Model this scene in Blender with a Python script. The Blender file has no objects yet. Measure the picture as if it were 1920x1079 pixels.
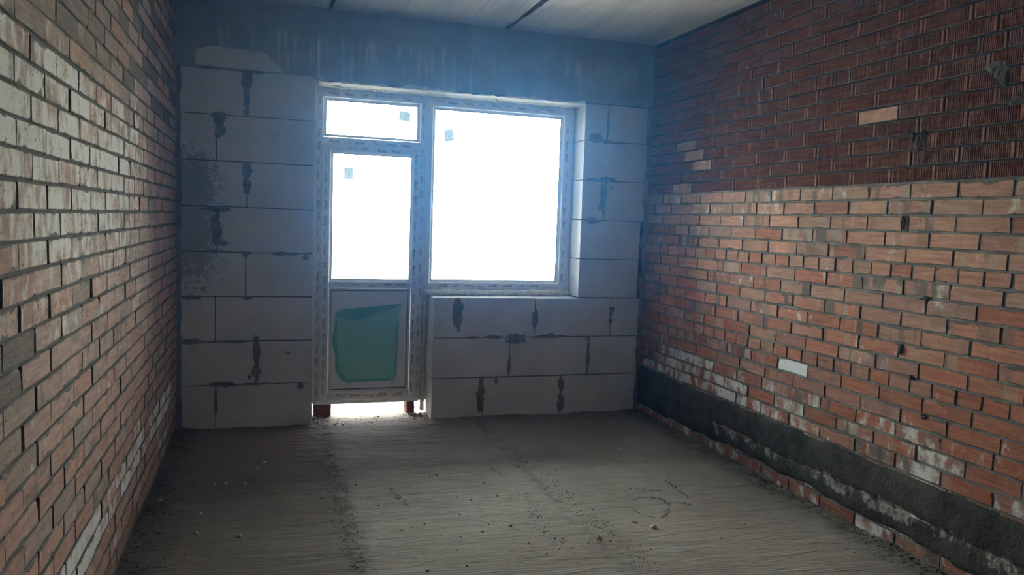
import bpy, bmesh, math, random
import numpy as np
from mathutils import Vector, Matrix, noise as mnoise

random.seed(7)
S = bpy.context.scene
COL = S.collection

# ------------------------------------------------------------------ camera, world, light, exposure
W, H = 3.511, 2.9465             # room width and height (m); the window wall is the plane y = 0
CAM = (0.5863, -5.6584, 1.5177); YAW, PITCH, ROLL, FPX = 0.3083, -0.0855, 0.0345, 1449.16

def make_camera():
    cy, sy, cp, sp = math.cos(YAW), math.sin(YAW), math.cos(PITCH), math.sin(PITCH)
    f = Vector((sy * cp, cy * cp, sp)); r0 = Vector((cy, -sy, 0)); u0 = r0.cross(f)
    r = math.cos(ROLL) * r0 + math.sin(ROLL) * u0
    u = -math.sin(ROLL) * r0 + math.cos(ROLL) * u0
    cd = bpy.data.cameras.new('camera'); cd.sensor_width = 36; cd.lens = FPX * 36 / 1920
    cd.clip_start = 0.05; cd.clip_end = 500
    c = bpy.data.objects.new('camera', cd); COL.objects.link(c)
    c.matrix_world = Matrix(((r.x, u.x, -f.x, CAM[0]), (r.y, u.y, -f.y, CAM[1]), (r.z, u.z, -f.z, CAM[2]), (0, 0, 0, 1)))
    S.camera = c
make_camera()

SKY = 30.0
world = bpy.data.worlds.new('overcast_sky'); S.world = world; world.use_nodes = True
bg = world.node_tree.nodes['Background']
bg.inputs['Color'].default_value = (0.93, 0.985, 1.0, 1); bg.inputs['Strength'].default_value = SKY

def portal(x0, x1, z0, z1, y):
    l = bpy.data.lights.new('window_portal', 'AREA'); l.shape = 'RECTANGLE'
    l.size = x1 - x0; l.size_y = z1 - z0; l.cycles.is_portal = True
    o = bpy.data.objects.new('window_portal', l); COL.objects.link(o)
    o.location = ((x0 + x1) / 2, y, (z0 + z1) / 2)
    o.rotation_euler = (math.radians(-90), 0, 0)
portal(0.98, 2.84, 1.02, 2.38, 0.31)

S.view_settings.view_transform = 'Standard'; S.view_settings.look = 'None'
S.view_settings.gamma = 1; S.view_settings.use_curve_mapping = False
S.view_settings.exposure = 0.0
S.cycles.max_bounces = 8; S.cycles.diffuse_bounces = 4; S.cycles.transparent_max_bounces = 12
S.cycles.volume_bounces = 1
S.cycles.use_denoising = True
S.cycles.sample_clamp_indirect = 12.0

# ------------------------------------------------------------------ helpers
def srgb(r, g, b):
    f = lambda c: (c / 255 / 12.92) if c <= 10 else ((c / 255 + 0.055) / 1.055) ** 2.4
    return (f(r), f(g), f(b))

class NT:
    """small node-tree builder"""
    def __init__(self, name):
        self.m = bpy.data.materials.new(name); self.m.use_nodes = True
        self.t = self.m.node_tree; self.t.nodes.clear()
        self.out = self.t.nodes.new('ShaderNodeOutputMaterial')
    def n(self, kind, props=None, **ins):
        nd = self.t.nodes.new('ShaderNode' + kind)
        for k, v in (props or {}).items(): setattr(nd, k, v)
        for k, v in ins.items(): self.set(nd, k, v)
        return nd
    def set(self, nd, key, v):
        key = key.replace('_', ' ') if isinstance(key, str) else key
        if isinstance(key, str) and key.startswith('i') and key[1:].isdigit(): s = nd.inputs[int(key[1:])]
        else: s = nd.inputs[key]
        if isinstance(v, bpy.types.NodeSocket): self.t.links.new(v, s)
        elif isinstance(v, (tuple, list)) and s.type == 'RGBA' and len(v) == 3: s.default_value = (*v, 1)
        else: s.default_value = v
    def math(self, op, a, b=0.0, c=0.0, clamp=False):
        nd = self.n('Math', {'operation': op, 'use_clamp': clamp}, i0=a, i1=b)
        if op in ('MULTIPLY_ADD', 'SMOOTH_MIN'): self.set(nd, 'i2', c)
        return nd.outputs[0]
    def mix(self, fac, a, b, blend='MIX'):
        nd = self.n('Mix', {'data_type': 'RGBA', 'blend_type': blend})
        self.set(nd, 'i0', fac); self.set(nd, 'i6', a); self.set(nd, 'i7', b)
        return nd.outputs[2]
    def ramp(self, v, lo, hi, a=0.0, b=1.0, smooth=True):
        nd = self.n('MapRange', {'interpolation_type': 'SMOOTHSTEP' if smooth else 'LINEAR'})
        for k, x in zip(range(5), (v, lo, hi, a, b)): self.set(nd, 'i%d' % k, x)
        return nd.outputs[0]
    def noise(self, vec, scale, detail=3.0, rough=0.55, dist=0.0):
        nd = self.n('TexNoise', None, Vector=vec, Scale=scale, Detail=detail, Roughness=rough, Distortion=dist)
        return nd.outputs[0]
    def vmul(self, vec, s):
        return self.n('VectorMath', {'operation': 'MULTIPLY'}, i0=vec, i1=s).outputs[0]
    def vadd(self, vec, s):
        return self.n('VectorMath', {'operation': 'ADD'}, i0=vec, i1=s).outputs[0]
    def pos(self): return self.n('NewGeometry').outputs['Position']
    def sep(self, vec):
        return self.n('SeparateXYZ', None, Vector=vec).outputs
    def bump(self, h, dist, strength=1.0, normal=None):
        nd = self.n('Bump', None, Height=h, Distance=dist, Strength=strength)
        if normal is not None: self.set(nd, 'Normal', normal)
        return nd.outputs[0]
    def done(self, color, rough=0.9, normal=None, spec=0.2, **kw):
        b = self.n('BsdfPrincipled', None)
        self.set(b, 'Base Color', color); self.set(b, 'Roughness', rough); self.set(b, 'Specular IOR Level', spec)
        if normal is not None: self.set(b, 'Normal', normal)
        for k, v in kw.items(): self.set(b, k, v)
        self.t.links.new(b.outputs[0], self.out.inputs[0])
        return self.m

def obj(name, me, mat=None, parent=None, loc=None):
    o = bpy.data.objects.new(name, me); COL.objects.link(o)
    if mat and me is not None and not me.materials: me.materials.append(mat)
    if parent: o.parent = parent
    if loc: o.location = loc
    return o
def mesh(name, V, F, smooth=False):
    me = bpy.data.meshes.new(name); me.from_pydata([tuple(v) for v in V], [], F); me.update()
    if smooth: me.polygons.foreach_set('use_smooth', [True] * len(me.polygons))
    return me
def structure(o, label=None, cat=None):
    o['kind'] = 'structure'
    if label: o['label'] = label
    if cat: o['category'] = cat
    return o
def tag(o, label, cat, group=None, kind=None):
    o['label'] = label; o['category'] = cat
    if group: o['group'] = group
    if kind: o['kind'] = kind
    return o
def empty(name, loc=(0, 0, 0)):
    o = bpy.data.objects.new(name, None); COL.objects.link(o); o.location = loc; o.empty_display_size = 0.1
    return o
def box_vf(b, V, F):
    x0, x1, y0, y1, z0, z1 = b; k = len(V)
    V += [(x0, y0, z0), (x1, y0, z0), (x1, y1, z0), (x0, y1, z0), (x0, y0, z1), (x1, y0, z1), (x1, y1, z1), (x0, y1, z1)]
    F += [tuple(k + i for i in q) for q in ((0, 3, 2, 1), (4, 5, 6, 7), (0, 1, 5, 4), (1, 2, 6, 5), (2, 3, 7, 6), (3, 0, 4, 7))]
def boxes(name, bs, mat, parent=None, bevel=0.0):
    V, F = [], []
    for b in bs: box_vf(b, V, F)
    me = mesh(name, V, F)
    if bevel:
        bm = bmesh.new(); bm.from_mesh(me)
        bmesh.ops.bevel(bm, geom=bm.edges[:], offset=bevel, segments=1, affect='EDGES', profile=0.5)
        bm.to_mesh(me); bm.free()
    return obj(name, me, mat, parent)
def fnoise(p, scale, seed=0.0, octaves=3):
    q = Vector(p) * scale + Vector((seed * 13.7, seed * 7.3, seed * 3.1))
    return mnoise.fractal(q, 0.9, 2.0, octaves)

# ------------------------------------------------------------------ materials
def mat_mortar(name, base, var=0.35, light=None, above=None):
    t = NT(name); p = t.pos()
    n1 = t.noise(p, 9, 4); n2 = t.noise(p, 70, 3, 0.65); n3 = t.noise(p, 2.3, 3)
    dark = tuple(c * (1 - var) for c in base); lite = tuple(min(1, c * (1 + var)) for c in base)
    c = t.mix(t.ramp(n1, 0.3, 0.7), dark, lite)
    c = t.mix(t.math('MULTIPLY', t.ramp(n3, 0.45, 0.7), 0.5), c, tuple(x * 0.7 for x in base))
    if light: c = t.mix(t.math('MULTIPLY', t.ramp(n2, 0.58, 0.75), 0.5), c, light)
    if above: c = t.mix(t.ramp(t.sep(p)[2], above[0], above[0] + 0.02), c, t.mix(n1, tuple(x * 0.6 for x in above[1]), above[1]))
    h = t.math('ADD', t.math('MULTIPLY', n1, 0.7), t.math('MULTIPLY', n2, 0.5))
    return t.done(c, 0.95, t.bump(h, 0.006, 0.9), 0.1)

def mat_brick(name, geom, rib, mortar=(0.12, 0.115, 0.10)):
    """fired-clay brick face. tint: colour; fx: lime bloom, kiln flashing, mortar smear"""
    t = NT(name); at = 'GEOMETRY' if geom else 'OBJECT'
    tint = t.n('Attribute', {'attribute_type': at, 'attribute_name': 'tint'}).outputs['Color']
    fx = t.n('Attribute', {'attribute_type': at, 'attribute_name': 'fx'}).outputs['Vector']
    lime, flash, smear = t.sep(fx)
    uv = t.n('UVMap', {'uv_map': 'face'}).outputs[0]; dim = t.n('UVMap', {'uv_map': 'dim'}).outputs[0]
    u, v, _ = t.sep(uv); hu, hv, _ = t.sep(dim)
    p = t.pos(); px, py, pz = t.sep(p)
    # horizontal drag streaks of the extruded face
    st = t.noise(t.vmul(p, (6, 6, 60)), 1.0, 3)
    st2 = t.noise(t.vmul(p, (14, 14, 16)), 1.0, 4)
    c = t.mix(t.ramp(st, 0.3, 0.72), t.mix(0.28, tint, (0.12, 0.05, 0.03)), t.mix(0.12, tint, (0.72, 0.52, 0.4)))
    c = t.mix(t.math('MULTIPLY', t.ramp(st2, 0.5, 0.72), 0.3), c, t.mix(0.5, tint, (0.15, 0.09, 0.07)))
    # kiln flashing: vertical greyish/beige bands
    zrow = t.math('MULTIPLY', t.math('FLOOR', t.math('MULTIPLY', pz, 13.0)), 3.7)
    cb = t.n('CombineXYZ', None, X=t.math('MULTIPLY', py, 13.0), Y=zrow, Z=t.math('MULTIPLY', pz, 1.2)).outputs[0]
    band = t.noise(cb, 1.0, 1.0, 0.4)
    c = t.mix(t.math('MULTIPLY', t.ramp(band, 0.53, 0.58), flash), c, t.mix(t.ramp(t.noise(p, 5, 1), 0.42, 0.58), (0.15, 0.135, 0.115), (0.42, 0.34, 0.27)))
    band2 = t.noise(t.vadd(cb, (31.0, 5.0, 2.0)), 1.15, 1.0, 0.4)
    c = t.mix(t.math('MULTIPLY', t.ramp(band2, 0.60, 0.66), t.math('MULTIPLY', flash, 0.9)), c, (0.085, 0.08, 0.072))
    # soot / dust clouds
    cl = t.noise(p, 4.5, 3)
    c = t.mix(t.math('MULTIPLY', t.ramp(cl, 0.48, 0.75), 0.3), c, (0.2, 0.17, 0.14))
    # lime bloom
    ln = t.math('ADD', t.noise(t.vmul(p, (1, 1, 0.6)), 17, 5, 0.65), t.math('MULTIPLY', t.noise(p, 4, 2), 0.45))
    ln = t.math('MULTIPLY_ADD', ln, 1.7, -0.5)
    lm = t.ramp(t.math('ADD', ln, lime), 1.02, 1.42)
    c = t.mix(t.math('MULTIPLY', lm, 0.92), c, (0.70, 0.71, 0.67))
    # mortar smeared in from the joints
    d = t.math('MINIMUM', t.math('SUBTRACT', hu, t.math('ABSOLUTE', u)), t.math('SUBTRACT', hv, t.math('ABSOLUTE', v)))
    en = t.noise(p, 42, 6, 0.68)
    lim = t.math('MULTIPLY', t.ramp(t.noise(p, 11, 4, 0.6), 0.46, 0.75), t.math('MULTIPLY', smear, 0.020))
    em = t.ramp(t.math('SUBTRACT', d, t.math('MULTIPLY', lim, t.math('MULTIPLY', en, 2.0))), 0.0, 0.004, 1.0, 0.0)
    bl = t.ramp(t.math('ADD', t.noise(t.vmul(p, (1, 1.5, 0.8)), 20, 5, 0.62), t.math('MULTIPLY', smear, 0.05)), 0.735, 0.765)
    mm = t.math('MAXIMUM', em, t.math('MULTIPLY', bl, 0.85))
    c = t.mix(mm, c, t.mix(en, tuple(x * 0.8 for x in mortar), tuple(x * 1.5 for x in mortar)))
    # fine grain and small pits
    gr = t.noise(p, 170, 3, 0.7)
    c = t.mix(t.math('MULTIPLY', t.ramp(gr, 0.50, 0.68), 0.38), c, t.mix(0.75, c, (0.03, 0.02, 0.015)))
    c = t.mix(t.math('MULTIPLY', t.ramp(gr, 0.42, 0.30), 0.25), c, (0.75, 0.68, 0.6))
    sc = t.ramp(t.noise(t.vmul(p, (9, 9, 75)), 1.0, 4, 0.6, 0.3), 0.60, 0.68)
    c = t.mix(t.math('MULTIPLY', sc, 0.35), c, t.mix(0.7, c, (0.06, 0.03, 0.02)))
    vo = t.n('TexVoronoi', None, Vector=p, Scale=38.0)
    pit = t.math('MULTIPLY', t.ramp(t.math('ADD', vo.outputs['Distance'], t.math('MULTIPLY', gr, 0.25)), 0.20, 0.28, 1.0, 0.0), t.ramp(t.sep(vo.outputs['Color'])[0], 0.80, 0.82))
    c = t.mix(t.math('MULTIPLY', pit, 0.9), c, (0.03, 0.02, 0.018))
    h = t.math('ADD', t.math('MULTIPLY', t.noise(p, 60, 4, 0.6), 0.5), t.math('MULTIPLY', st, 0.5))
    h = t.math('ADD', h, t.math('MULTIPLY', mm, 0.5)); h = t.math('SUBTRACT', h, t.math('MULTIPLY', pit, 1.0))
    nrm = t.bump(h, 0.003, 0.8)
    return t.done(c, 0.88, nrm, 0.15)

def mat_block(name):
    t = NT(name); p = t.pos()
    n1 = t.noise(p, 3.0, 4); n2 = t.noise(p, 120, 3, 0.7); n3 = t.noise(t.vmul(p, (14, 14, 22)), 1.0, 4, 0.6)
    c = t.mix(t.ramp(n1, 0.3, 0.7), (0.64, 0.63, 0.615), (0.74, 0.73, 0.715))
    c = t.mix(t.math('MULTIPLY', t.ramp(n2, 0.55, 0.75), 0.3), c, (0.42, 0.41, 0.40))
    c = t.mix(t.math('MULTIPLY', t.ramp(n3, 0.60, 0.70), 0.3), c, (0.3, 0.29, 0.28))
    # grey mortar dust rubbed over the blocks next to the brick wall on the left
    x, y, z = t.sep(p)
    dust = t.math('MULTIPLY', t.ramp(x, 0.10, 0.42, 1.0, 0.0), t.math('MULTIPLY', t.ramp(z, 0.75, 1.3), t.ramp(z, 2.1, 1.75)))
    sp = t.ramp(t.math('ADD', t.noise(p, 26, 5, 0.7), t.math('MULTIPLY', dust, 0.32)), 0.62, 0.74)
    c = t.mix(t.math('MULTIPLY', sp, 0.7), c, (0.27, 0.265, 0.255))
    # splatter flecks
    fl = t.ramp(t.noise(t.vmul(p, (55, 55, 20)), 1.0, 4, 0.6, 1.2), 0.66, 0.72)
    fl = t.math('MULTIPLY', fl, t.ramp(t.noise(p, 2.6, 2), 0.36, 0.56))
    c = t.mix(t.math('MULTIPLY', fl, 0.7), c, (0.24, 0.235, 0.225))
    return t.done(c, 0.95, t.bump(t.math('ADD', n2, n3), 0.002, 0.7), 0.1)

def mat_beam(name):
    t = NT(name); p = t.pos(); x, y, z = t.sep(p)
    n1 = t.noise(p, 4, 4); n2 = t.noise(p, 40, 4, 0.65)
    c = t.mix(t.ramp(n1, 0.3, 0.7), (0.30, 0.305, 0.31), (0.40, 0.405, 0.41))
    drip = t.noise(t.vmul(p, (30, 30, 1.6)), 1.0, 4, 0.6)
    zone = t.math('MULTIPLY', t.ramp(z, 2.70, 2.79, 1.0, 0.0), t.ramp(t.math('ADD', z, t.math('MULTIPLY', n1, 0.4)), 2.5, 2.85, 0.15, 1.0))
    dm = t.math('MULTIPLY', t.ramp(drip, 0.5, 0.68), zone)
    dm = t.math('MULTIPLY', dm, t.ramp(t.noise(t.vmul(p, (2.3, 1, 1)), 1.0, 1), 0.40, 0.58))
    c = t.mix(t.math('MULTIPLY', dm, 0.75), c, (0.68, 0.68, 0.66))
    c = t.mix(t.math('MULTIPLY', t.ramp(n2, 0.55, 0.8), 0.35), c, (0.2, 0.2, 0.2))
    return t.done(c, 0.93, t.bump(t.math('ADD', n1, n2), 0.004, 0.7), 0.1)

def mat_ceiling(name):
    t = NT(name); p = t.pos()
    n1 = t.noise(t.vmul(p, (7, 0.7, 1)), 1.0, 4); n2 = t.noise(p, 60, 3, 0.6); n3 = t.noise(p, 2.0, 3)
    s = t.noise(t.vmul(p, (30, 0.9, 1)), 1.0, 3)
    c = t.mix(t.ramp(n1, 0.3, 0.7), (0.50, 0.485, 0.455), (0.66, 0.64, 0.60))
    c = t.mix(t.math('MULTIPLY', t.ramp(s, 0.56, 0.70), 0.45), c, (0.36, 0.34, 0.31))
    c = t.mix(t.math('MULTIPLY', t.ramp(n3, 0.5, 0.7), 0.3), c, (0.40, 0.38, 0.35))
    return t.done(c, 0.9, t.bump(t.math('ADD', t.math('MULTIPLY', s, 0.6), t.math('MULTIPLY', n2, 0.4)), 0.003, 0.8), 0.15)

def mat_floor(name):
    t = NT(name); p = t.pos(); x, y, z = t.sep(p)
    n1 = t.noise(p, 1.3, 4); n2 = t.noise(p, 9, 5, 0.65); n3 = t.noise(p, 90, 3, 0.6)
    c = t.mix(t.ramp(n1, 0.3, 0.7), (0.21, 0.188, 0.155), (0.28, 0.257, 0.220))
    c = t.mix(t.math('MULTIPLY', t.ramp(n2, 0.5, 0.75), 0.4), c, (0.15, 0.135, 0.115))
    # brown dust on the strip of screed along the left wall
    e = t.math('MULTIPLY', t.math('SUBTRACT', t.noise(p, 7, 4), 0.5), 0.16)
    left = t.ramp(t.math('ADD', x, e), 0.93, 1.03, 1.0, 0.0)
    c = t.mix(t.math('MULTIPLY', left, 0.72), c, t.mix(n2, (0.085, 0.068, 0.054), (0.135, 0.11, 0.09)))
    red = t.math('MULTIPLY', t.ramp(t.math('ADD', y, e), -0.95, -0.55), 0.45)  # warm shade by the window wall painted into the floor colour
    c = t.mix(red, c, (0.17, 0.115, 0.085))
    # dark crumbly seams between the slabs
    def seam(x0, wdt, amt, c):
        dd = t.math('ABSOLUTE', t.math('SUBTRACT', t.math('ADD', x, t.math('MULTIPLY', e, 0.5)), x0))
        m = t.math('MULTIPLY', t.ramp(dd, 0.0, wdt, 1.0, 0.0), t.ramp(t.noise(p, 14, 4, 0.7), 0.42, 0.62))
        return t.mix(t.math('MULTIPLY', m, amt), c, (0.05, 0.044, 0.037))
    c = seam(0.985, 0.085, 0.75, c); c = seam(2.11, 0.06, 0.45, c)
    # dirt at the foot of the side walls
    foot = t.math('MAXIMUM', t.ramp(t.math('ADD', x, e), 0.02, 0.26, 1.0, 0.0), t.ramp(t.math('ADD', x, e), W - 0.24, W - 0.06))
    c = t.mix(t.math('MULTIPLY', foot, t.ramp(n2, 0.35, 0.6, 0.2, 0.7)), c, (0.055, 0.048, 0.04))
    rip = t.noise(t.vmul(p, (5, 22, 1)), 1.0, 4, 0.6, 0.6)
    fine = t.noise(t.vmul(p, (16, 55, 1)), 1.0, 3, 0.6, 0.4)
    h = t.math('ADD', t.math('MULTIPLY', rip, 1.0), t.math('ADD', t.math('MULTIPLY', fine, 0.45), t.math('MULTIPLY', n3, 0.15)))
    return t.done(c, 0.93, t.bump(h, 0.012, 0.75), 0.15)

def mat_plain(name, col, rough=0.6, var=0.0, scale=20, bump=0.0, spec=0.3):
    t = NT(name); p = t.pos()
    if var:
        n = t.noise(p, scale, 4, 0.6)
        c = t.mix(t.ramp(n, 0.3, 0.7), tuple(x * (1 - var) for x in col), tuple(min(1, x * (1 + var)) for x in col))
        nm = t.bump(n, bump, 0.8) if bump else None
        return t.done(c, rough, nm, spec)
    return t.done(col, rough, None, spec)

def mat_glass(name):
    t = NT(name)
    tr = t.n('BsdfTransparent', None, Color=(0.96, 0.98, 0.97)); gl = t.n('BsdfGlossy', None, Roughness=0.02)
    fr = t.n('Fresnel', None, IOR=1.5)
    mx = t.n('MixShader', None); t.t.links.new(fr.outputs[0], mx.inputs[0])
    t.t.links.new(tr.outputs[0], mx.inputs[1]); t.t.links.new(gl.outputs[0], mx.inputs[2])
    t.t.links.new(mx.outputs[0], t.out.inputs[0]); return t.m

def mat_plaster_band(name):
    t = NT(name); p = t.pos(); x, y, z = t.sep(p)
    n1 = t.noise(p, 7, 5, 0.6); n2 = t.noise(p, 55, 4, 0.65)
    c = t.mix(t.ramp(n1, 0.3, 0.7), (0.040, 0.040, 0.034), (0.085, 0.083, 0.072))
    # lime salts blooming along the construction joint
    zz = t.math('ABSOLUTE', t.math('SUBTRACT', z, 0.175))
    w = t.ramp(zz, 0.02, 0.085, 1.0, 0.0); w = t.math('MULTIPLY', w, t.ramp(y, -0.9, -1.3))
    ln = t.math('ADD', t.noise(t.vmul(p, (1, 1, 0.8)), 15, 6, 0.7), t.math('MULTIPLY', t.noise(p, 2.6, 1), 0.35))
    lm = t.ramp(t.math('ADD', ln, t.math('MULTIPLY', w, 0.30)), 0.93, 1.08)
    c = t.mix(t.math('MULTIPLY', lm, 0.75), c, (0.40, 0.40, 0.36))
    return t.done(c, 0.95, t.bump(t.math('ADD', n1, n2), 0.008, 0.9), 0.1)

def mat_film(name, k=1.0):
    t = NT(name); p = t.pos(); n = t.noise(p, 30, 3)
    c = t.mix(n, (0.34 * k * k, 0.72 * k, 0.62 * k), (0.40 * k * k, 0.80 * k, 0.70 * k))
    b = t.n('BsdfPrincipled', None); t.set(b, 'Base Color', c); t.set(b, 'Roughness', 0.5); t.set(b, 'Specular IOR Level', 0.3)
    t.set(b, 'Normal', t.bump(n, 0.003, 0.4))
    tr = t.n('BsdfTransparent', None, Color=(0.35, 0.75, 0.68)); mx = t.n('MixShader', None); mx.inputs[0].default_value = 0.85
    t.t.links.new(tr.outputs[0], mx.inputs[1]); t.t.links.new(b.outputs[0], mx.inputs[2]); t.t.links.new(mx.outputs[0], t.out.inputs[0])
    return t.m

def mat_paper(name, col, tr):
    t = NT(name); b = t.n('BsdfDiffuse', None, Color=col); c = t.n('BsdfTranslucent', None, Color=tr); a = t.n('AddShader', None)
    t.t.links.new(b.outputs[0], a.inputs[0]); t.t.links.new(c.outputs[0], a.inputs[1]); t.t.links.new(a.outputs[0], t.out.inputs[0]); return t.m

M = dict(
    mortar=mat_mortar('grey_mortar', (0.115, 0.11, 0.098), 0.3, (0.2, 0.19, 0.17)),
    mortar_dark=mat_mortar('dark_adhesive_mortar', (0.10, 0.10, 0.10), 0.3),
    smear=mat_mortar('smeared_mortar', (0.235, 0.23, 0.225), 0.25),
    mortar_right=mat_mortar('mortar_darker_above', (0.19, 0.188, 0.175), 0.35, (0.28, 0.27, 0.25), (1.775, (0.058, 0.045, 0.036))),  # joint colour turns darker brown above the smooth courses
    brick=mat_brick('fired_brick', False, False), brick_rib=mat_brick('ribbed_brick', False, True),
    brick_g=mat_brick('fired_brick_field', True, False), brick_rib_g=mat_brick('ribbed_brick_field', True, True),
    block=mat_block('aerated_block'), beam=mat_beam('beam_concrete'), ceiling=mat_ceiling('slab_concrete'),
    floor=mat_floor('screed'), pvc=mat_plain('film_wrapped_pvc', (0.66, 0.67, 0.66), 0.5, 0.05, 9),
    pvc_panel=mat_plain('pvc_panel', (0.74, 0.75, 0.76), 0.45, 0.04, 6),
    gasket=mat_plain('black_gasket', (0.02, 0.02, 0.022), 0.6), glass=mat_glass('window_glass'),
    foam=mat_plain('mounting_foam', (0.74, 0.69, 0.57), 0.9, 0.14, 45, 0.006, 0.1),
    film=mat_film('teal_film'), fold=mat_film('teal_film_doubled', 0.74), paper=mat_paper('label_paper', (0.5, 0.52, 0.52), (0.215, 0.24, 0.25)),
    paper_ink=mat_paper('label_ink', (0.2, 0.22, 0.22), (0.09, 0.105, 0.11)),
    ink=mat_plain('dark_print', (0.035, 0.05, 0.055), 0.7), ink_red=mat_plain('red_print', (0.36, 0.05, 0.05), 0.7),
    ink_grey=mat_plain('grey_print', (0.17, 0.2, 0.2), 0.7),
    plaster=mat_plaster_band('rough_plaster'), stone=mat_plain('pale_chip', (0.60, 0.57, 0.50), 0.95, 0.25, 40, 0.004, 0.1),
    crumb=mat_plain('dark_crumbs', (0.14, 0.125, 0.105), 0.95, 0.5, 25, 0.0, 0.1),
    support=mat_plain('red_brick_piece', (0.15, 0.06, 0.045), 0.9, 0.35, 30, 0.004, 0.1),
    whiteface=mat_plain('white_brick_face', (0.66, 0.69, 0.68), 0.75, 0.06, 12, 0.001),
    outside=mat_plain('loggia_concrete', (0.55, 0.53, 0.49), 0.9, 0.15, 6, 0.003, 0.1),
    ground=mat_plain('pale_ground', (0.6, 0.6, 0.58), 0.95, 0.1, 0.3),
)

# ------------------------------------------------------------------ side walls of brick
PITCH_Z = 0.077
BRICK_H = 0.0684
def brick_mesh(name, L, Hh, seed, depth=0.03, rib=False):
    """one brick: face x = along the wall, y = up, z = out of the wall; ragged outline, worn arris"""
    rnd = random.Random(seed); hu, hv = L / 2, Hh / 2
    out = []
    for k in range(3): out.append((-hu + L * (k / 3), -hv))
    for k in range(2): out.append((hu, -hv + Hh * k / 2))
    for k in range(3): out.append((hu - L * (k / 3), hv))
    for k in range(2): out.append((-hu, hv - Hh * k / 2))
    ring = [(x + rnd.uniform(-.0016, .0016), y + rnd.uniform(-.0016, .0016)) for x, y in out]
    ch = [rnd.uniform(.0015, .004) for _ in ring]
    if rnd.random() < 0.35: ch[rnd.choice([0, 3, 5, 8])] = rnd.uniform(.007, .013)      # a knocked corner
    V = [(x, y, -depth) for x, y in ring] + [(x, y, -c * 0.9) for (x, y), c in zip(ring, ch)]
    for (x, y), c in zip(ring, ch):
        sx = (hu - c) / hu; sy = (hv - c) / hv
        V.append((x * sx, y * sy, rnd.uniform(-.0004, .0004)))
    n = len(ring); F = []
    for i in range(n):
        j = (i + 1) % n
        F.append((i, j, n + j, n + i)); F.append((n + i, n + j, 2 * n + j, 2 * n + i))
    if not rib: F.append(tuple(range(2 * n, 3 * n)))
    else:
        # smooth margins at both ends, vertical drag ribs between them
        m = 0.014 if L > 0.2 else 0.010; top, bot = hv - 0.0025, -hv + 0.0025; k = len(V)
        prof = [(-hu + 0.002, 0.0), (-hu + m, 0.0)]; pitch = 0.0094; cnt = int((L - 2 * m) / pitch); pitch = (L - 2 * m) / cnt
        for q in range(cnt):
            x = -hu + m + q * pitch; j = rnd.uniform(-.0006, .0006); dep = -0.005 + rnd.uniform(-.0008, .0012)
            prof += [(x + pitch * 0.14 + j, dep), (x + pitch * 0.52 + j, dep), (x + pitch * 0.68 + j, rnd.uniform(-.0008, .0003)), (x + pitch * 0.98, rnd.uniform(-.0008, .0003))]
        prof += [(hu - m, 0.0), (hu - 0.002, 0.0)]
        for x, z in prof: V += [(x, bot, z), (x, top, z)]
        for q in range(len(prof) - 1): a = k + 2 * q; F.append((a, a + 2, a + 3, a + 1))
    me = mesh(name, V, F)
    u1 = me.uv_layers.new(name='face'); u2 = me.uv_layers.new(name='dim')
    for lp in me.loops:
        co = me.vertices[lp.vertex_index].co
        u1.data[lp.index].uv = (co.x, co.y); u2.data[lp.index].uv = (hu, hv)
    return me

BM = {}
def brick_variant(kind, k):
    key = (kind, k)
    if key not in BM:
        L = {'L_s': 0.2675, 'R_s': 0.2625, 'R_h': 0.1245}[kind[:3]]
        BM[key] = brick_mesh('brick_' + kind, L, BRICK_H, sum(map(ord, kind)) * 31 + k, 0.03, kind.endswith('rib'))
        BM[key].materials.append(M['brick_rib'] if kind.endswith('rib') else M['brick'])
    return BM[key]

def project(P):
    cy, sy, cp, sp = math.cos(YAW), math.sin(YAW), math.cos(PITCH), math.sin(PITCH)
    f = Vector((sy * cp, cy * cp, sp)); r0 = Vector((cy, -sy, 0)); u0 = r0.cross(f)
    r = math.cos(ROLL) * r0 + math.sin(ROLL) * u0; u = -math.sin(ROLL) * r0 + math.cos(ROLL) * u0
    d = Vector(P) - Vector(CAM); w = d.dot(f)
    if w < 0.1: return None
    return d.dot(r) / w, d.dot(u) / w, w

def lerp3(a, b, t): return tuple(x + (y - x) * t for x, y in zip(a, b))
ORANGE = (0.53, 0.205, 0.12); PEACH = (0.52, 0.315, 0.225); RED = (0.40, 0.125, 0.075); ROSE = (0.40, 0.25, 0.22); GREYB = (0.34, 0.28, 0.23); RIB = (0.21, 0.082, 0.052)

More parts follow.
